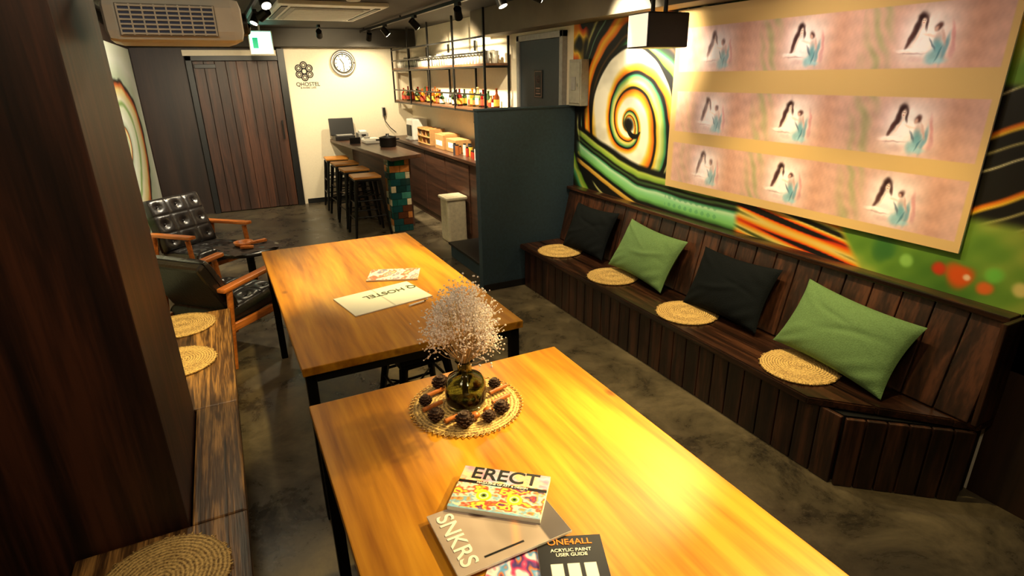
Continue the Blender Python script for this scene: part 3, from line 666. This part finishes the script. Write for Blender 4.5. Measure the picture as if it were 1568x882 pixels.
# mural / bench
spot((1.92,3.40,2.18),(2.69,3.20,1.92),320,56,(1,.88,.64))
spot((1.92,2.95,2.18),(2.69,3.40,1.25),60,75,(1,.82,.5))
spot((1.92,2.3,2.18),(2.55,2.1,.45),80,70)
spot((1.92,1.35,2.18),(2.55,1.5,.55),62,62)
spot((1.92,3.97,2.18),(2.45,3.3,.4),70,65)
spot((1.92,4.83,2.18),(2.3,5.6,1.5),60,80,NEU)
spot((1.92,2.05,2.18),(2.69,1.9,1.3),24,110,(1,.86,.64))
# bar
spot((1.92,7.0,2.18),(2.6,7.0,1.4),270,110,NEU)
spot((1.92,5.9,2.18),(2.66,6.1,1.5),240,110,NEU)
spot((1.92,8.0,2.18),(1.9,8.85,1.2),80,110,NEU)
spot((1.2,7.3,2.18),(1.5,8.85,1.4),115,95,NEU)
spot((.415,5.8,2.18),(-.5,5.2,.3),70,80,NEU)
spot((.415,6.8,2.18),(.3,8.85,.9),110,75,NEU)
spot((.415,5.2,2.18),(-.82,6.6,1.3),320,100,(1,.88,.66))
# ---------------------------------------------------------------- projector
b=Bd('ceiling_projector')
b.box((0,0,0),(.36,.28,.125),M_white,bev=.03)
b.box((-.02,-.141,-.005),(.25,.006,.085),M_grey,bev=.002)
M_vb=flat('vent_blue',C(70,84,130),.5)
b.box((-.02,-.1425,-.005),(.235,.006,.07),M_vb,bev=0)
for i in range(7): b.box((-.02,-.147,-.041+i*.012),(.24,.006,.005),M_white,bev=.001)
for i in range(9): b.box((-.14+i*.03,-.148,-.005),(.004,.006,.08),M_white,bev=0)
b.cyl((.18,.03,.0),(.205,.03,.0),.035,M_blackp,seg=28); b.cyl((.2,.03,0),(.207,.03,0),.026,gl,seg=24)
b.cyl((0,0,.06),(0,0,.42),.022,M_white); b.box((0,0,.075),(.16,.12,.02),M_white)
b.tube([(-.15,.1,.05),(-.22,.1,.10),(-.2,.05,.2),(-.05,.03,.3),(0,.0,.42)],.006,M_blackp); b.tube([(-.15,.05,.05),(-.21,.05,.08),(-.22,.0,.2),(-.1,.0,.38)],.005,M_blackp)
b.done((-.065,2.20,1.915),math.radians(3))
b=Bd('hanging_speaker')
b.box((0,0,0),(.27,.20,.18),M_blackp,bev=.008); b.box((-.136,0,0),(.004,.185,.165),emis('spotlit_face_glow',C(255,240,214),.8),bev=.001)  # black speaker's spotlit side: the light is put in as pale colour and glow
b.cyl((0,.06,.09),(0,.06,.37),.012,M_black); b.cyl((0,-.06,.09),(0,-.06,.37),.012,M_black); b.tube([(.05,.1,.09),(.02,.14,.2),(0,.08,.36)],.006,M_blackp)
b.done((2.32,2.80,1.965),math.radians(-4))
# ---------------------------------------------------------------- table decorations
b=Bd('woven_placemat'); r=.175
prof=[(0,0),(r,0),(r,.003)]+[(r*(1-i/22),.006+(.002 if i%2 else 0)) for i in range(1,22)]+[(0,.007)]
b.lathe(prof,(0,0,0),M_straw,64,.01)
for i in range(60):
    a=2*pi*i/60; b.tube([(r*math.cos(a-.05),r*math.sin(a-.05),.004),((r+.012)*math.cos(a),(r+.012)*math.sin(a),.005),(r*math.cos(a+.05),r*math.sin(a+.05),.004)],.002,M_straw,5)
b.done((.575,1.53,.7305))
b=Bd('glass_vase')
vg,nt,p=newmat('smoky_green_glass'); p.inputs['Base Color'].default_value=C(168,176,140); p.inputs['Transmission Weight'].default_value=1; p.inputs['Roughness'].default_value=.03; p.inputs['IOR'].default_value=1.4
b.lathe([(0,.001),(.054,.001),(.064,.010),(.067,.03),(.066,.075),(.056,.098),(.032,.112),(.023,.122),(.023,.15),(.030,.158),(.028,.162),(.019,.155),(.018,.122),(.029,.108),(.054,.092),(.062,.07),(.062,.015),(0,.008)],(0,0,0),vg,40)
b.done((.575,1.53,.738))
b=Bd('dried_flower_bouquet')
M_fl=flat('dried_blossom',C(248,240,238),.8,0,.06); M_st=flat('dried_stem',C(190,164,124),.8)
random.seed(21)
for i in range(110):
    a=random.uniform(0,2*pi); q=random.random()**.55
    tip=Vector((math.cos(a)*.115*q,math.sin(a)*.115*q,.40-.14*q*q+random.uniform(-.09,.01)))
    base=Vector((math.cos(a)*.01,math.sin(a)*.01,.03)); neck=Vector((math.cos(a)*.009,math.sin(a)*.009,.15)); mid=neck*.45+tip*.55+Vector((0,0,-.01))
    b.tube([base,neck,mid,tip],.0009,M_st,4)
    for k in range(24):
        o=Vector(rng.normal(0,1,3))*.019; e=tip+o
        if k%4==0: b.tube([mid*.3+tip*.7,e],.0005,M_fl,3)
        b.ico(e,random.uniform(.0020,.0038),M_fl,1)
b.done((.575,1.53,.740))
b=Bd('pine_cones')
M_cone=flat('pine_cone_scale',C(70,44,28),.7,0,.3)
def cone(x,y,r,rot):
    b.sph((x,y,r*.9),(r*.7,r*.7,r*.85),M_cone,10)
    for j in range(6):
        zf=j/5; rr=r*(math.sin(pi*(.18+.72*zf)));n=9
        for i in range(n):
            a=2*pi*(i+.5*(j%2))/n+rot; b.box((x+math.cos(a)*rr*.85,y+math.sin(a)*rr*.85,r*.25+zf*r*1.35),(r*.5,r*.36,r*.12),M_cone,(0,-.5,a),.001)
for k,a in enumerate([.35,1.15,1.9,2.75,3.55,4.3,4.9,5.35]):
    cone(.132*math.cos(a),.132*math.sin(a),.021+.004*(k%3),k)
for a in (.0,3.1,5.75,2.35,4.0):
    b.cyl((.115*math.cos(a)-.03,.115*math.sin(a),.014),(.115*math.cos(a)+.04,.115*math.sin(a)+.02,.014),.007,M_arm,seg=10)
for a in (.75,4.6,5.1): b.sph((.10*math.cos(a),.10*math.sin(a),.014),(.018,.014,.012),M_arm,12)
b.done((.575,1.53,.738))
M_print=attrmat('printed_paper',.35)
def magazine(name,cx,cy,z,w,h,rot,fn,th=.006,res=90):
    b=Bd(name); b.box((0,0,0),(w,h,th),M_paper,bev=.001)
    o=b.done(mtx=MT(cx,cy,z+th/2,0,0,rot))
    nu=int(res); nv=int(res*h/w)
    painted('cover',nu,nv,lambda u,v:((u-.5)*w*.995,(v-.5)*h*.995,th/2+.0004),lambda u,v:fn(u,v),M_print,parent=o)
    return o
def cA(u,v):
    n=noise(u*18,v*13,31,4); c=pal(n*.5+.2,[(0,(240,200,60)),(.12,(220,60,50)),(.3,(250,225,190)),(.45,(120,170,200)),(.6,(240,150,60)),(.72,(60,60,120)),(.8,(200,50,60)),(.9,(250,220,90)),(1,(240,200,60))])
    for ex in (.34,.68):
        d=np.hypot((u-ex)*1.4,(v-.34)); c=mix(c,cst((244,214,40),u),(d<.12)*1.); c=mix(c,cst((250,240,180),u),(d<.075)*1.); c=mix(c,cst((120,150,40),u),(d<.05)*1.); c=mix(c,cst((20,20,20),u),(d<.025)*1.)
    top=ss(.66,.68,v); c=mix(c,pal(noise(u*9,v*7,93,3)*.5,[(0,(200,150,190)),(.3,(150,180,220)),(.6,(230,200,150)),(1,(200,150,190))]),top*.8)
    c=mix(c,cst((24,20,20),u),(np.abs(v-.62)<.035)*1.)
    c=mix(c,cst((120,180,220),u),(1-ss(.02,.06,v))*.8); return c
def cB(u,v):
    c=cst((178,158,146),u)+(noise(u*6,v*6,2)*12)[...,None]
    d=((u-.60)/.20)**2+((v-.42)/.40)**2; c=mix(c,cst((160,142,130),u),np.clip(1.6-d*1.3,0,1))
    d=((u-.50)/.14)**2+((v-.78)/.10)**2; c=mix(c,cst((70,46,36),u),np.clip(1.8-d,0,1)); d=((u-.53)/.05)**2+((v-.70)/.09)**2; c=mix(c,cst((226,180,150),u),np.clip(1.5-d,0,1))
    d=((u-.62-.3*(v-.4))/.035)**2; c=mix(c,cst((214,160,126),u),np.exp(-d)*((v>.1)&(v<.6)))
    c=mix(c,cst((60,54,58),u),ss(.78,.80,u)*(v<.72)*.75); c=mix(c,cst((140,80,56),u)+(noise(u*40,v*30,7)*60)[...,None],ss(.70,.72,v)*ss(.72,.74,u)); 
    c=mix(c,cst((20,20,20),u),((np.abs(v-.12)<.012)&(u>.25)&(u<.6))*1.); return c
def cC(u,v):
    c=cst((22,20,20),u)
    for k in range(3):
        x=.25+.25*k; c=mix(c,cst((238,236,230),u),((abs(u-x)<.09)&(v<.62)&(v>.12))*1.); c=mix(c,cst((250,160,40),u),((abs(u-x)<.06)&(v<.34)&(v>.2))*1.)
    return c
def cD(u,v): return pal(noise(u*12,v*14,51,3)*.6,[(0,(250,240,240)),(.2,(210,60,110)),(.4,(60,50,120)),(.55,(240,120,60)),(.7,(90,160,220)),(.85,(250,210,220)),(1,(250,240,240))])
T=.7302
m4=magazine('art_magazine',.42,.83,T,.16,.23,math.radians(-38),cD,.005)
m3=magazine('art_magazine',.525,.785,T+.0055,.15,.21,math.radians(-23),cC,.006)
text('title','ONE4ALL',.024,flat('orange_ink',C(240,130,30),.5),MT(0,.085,.0042),m3); text('subtitle','ACRYLIC PAINT\nUSER GUIDE',.013,M_paper,MT(0,.055,.0042),m3)
m2=magazine('fashion_magazine',.435,.985,T+.012,.285,.205,math.radians(1),cB,.007,140)
text('title','SNKRS',.058,M_paper,MT(-.108,0,.005,0,0,-pi/2),m2)
m1=magazine('art_book',.482,1.07,T+.0195,.232,.157,math.radians(-39),cA,.013,190)
text('title','ERECT',.062,M_blackp,MT(0,.053,.0075),m1); text('subtitle','MAGAZINE OF ART & DESIGN',.010,M_paper,MT(0,.019,.0075),m1)
def cP(u,v): return cst((242,240,224),u)-(((np.abs(u-.5)<.006))*40)[...,None]
m5=magazine('menu_booklet',.58,2.62,T,.40,.27,math.radians(11),cP,.005)
text('title','Q HOSTEL',.06,flat('menu_ink',C(60,70,30),.6),MT(.06,.045,.004,0,0,pi),m5)
def cQ(u,v): return pal(noise(u*14,v*8,61,3)*.5,[(0,(240,236,230)),(.25,(200,180,190)),(.4,(120,120,150)),(.6,(230,200,160)),(.8,(190,90,70)),(1,(240,236,230))])
magazine('travel_magazine',.72,2.93,T,.27,.18,math.radians(-22),cQ,.008)
b=Bd('ballpoint_pen'); b.cyl((.66,2.45,.7355),(.74,2.475,.7355),.0045,M_white,seg=10); b.cyl((.74,2.475,.7355),(.75,2.478,.7355),.003,M_blackp,seg=10); b.done()
b=Bd('wall_outlet'); b.bx(XW-.016,XW-.0045,.72,.79,.30,.42,M_white,.003); b.bx(XW-.020,XW-.016,.735,.775,.33,.39,M_grey,.002); b.done()
# ---------------------------------------------------------------- world
w=bpy.data.worlds.new('world'); sc.world=w; w.use_nodes=True; w.node_tree.nodes['Background'].inputs[0].default_value=(1,.8,.55,1); w.node_tree.nodes['Background'].inputs[1].default_value=.02
bpy.context.view_layer.update()
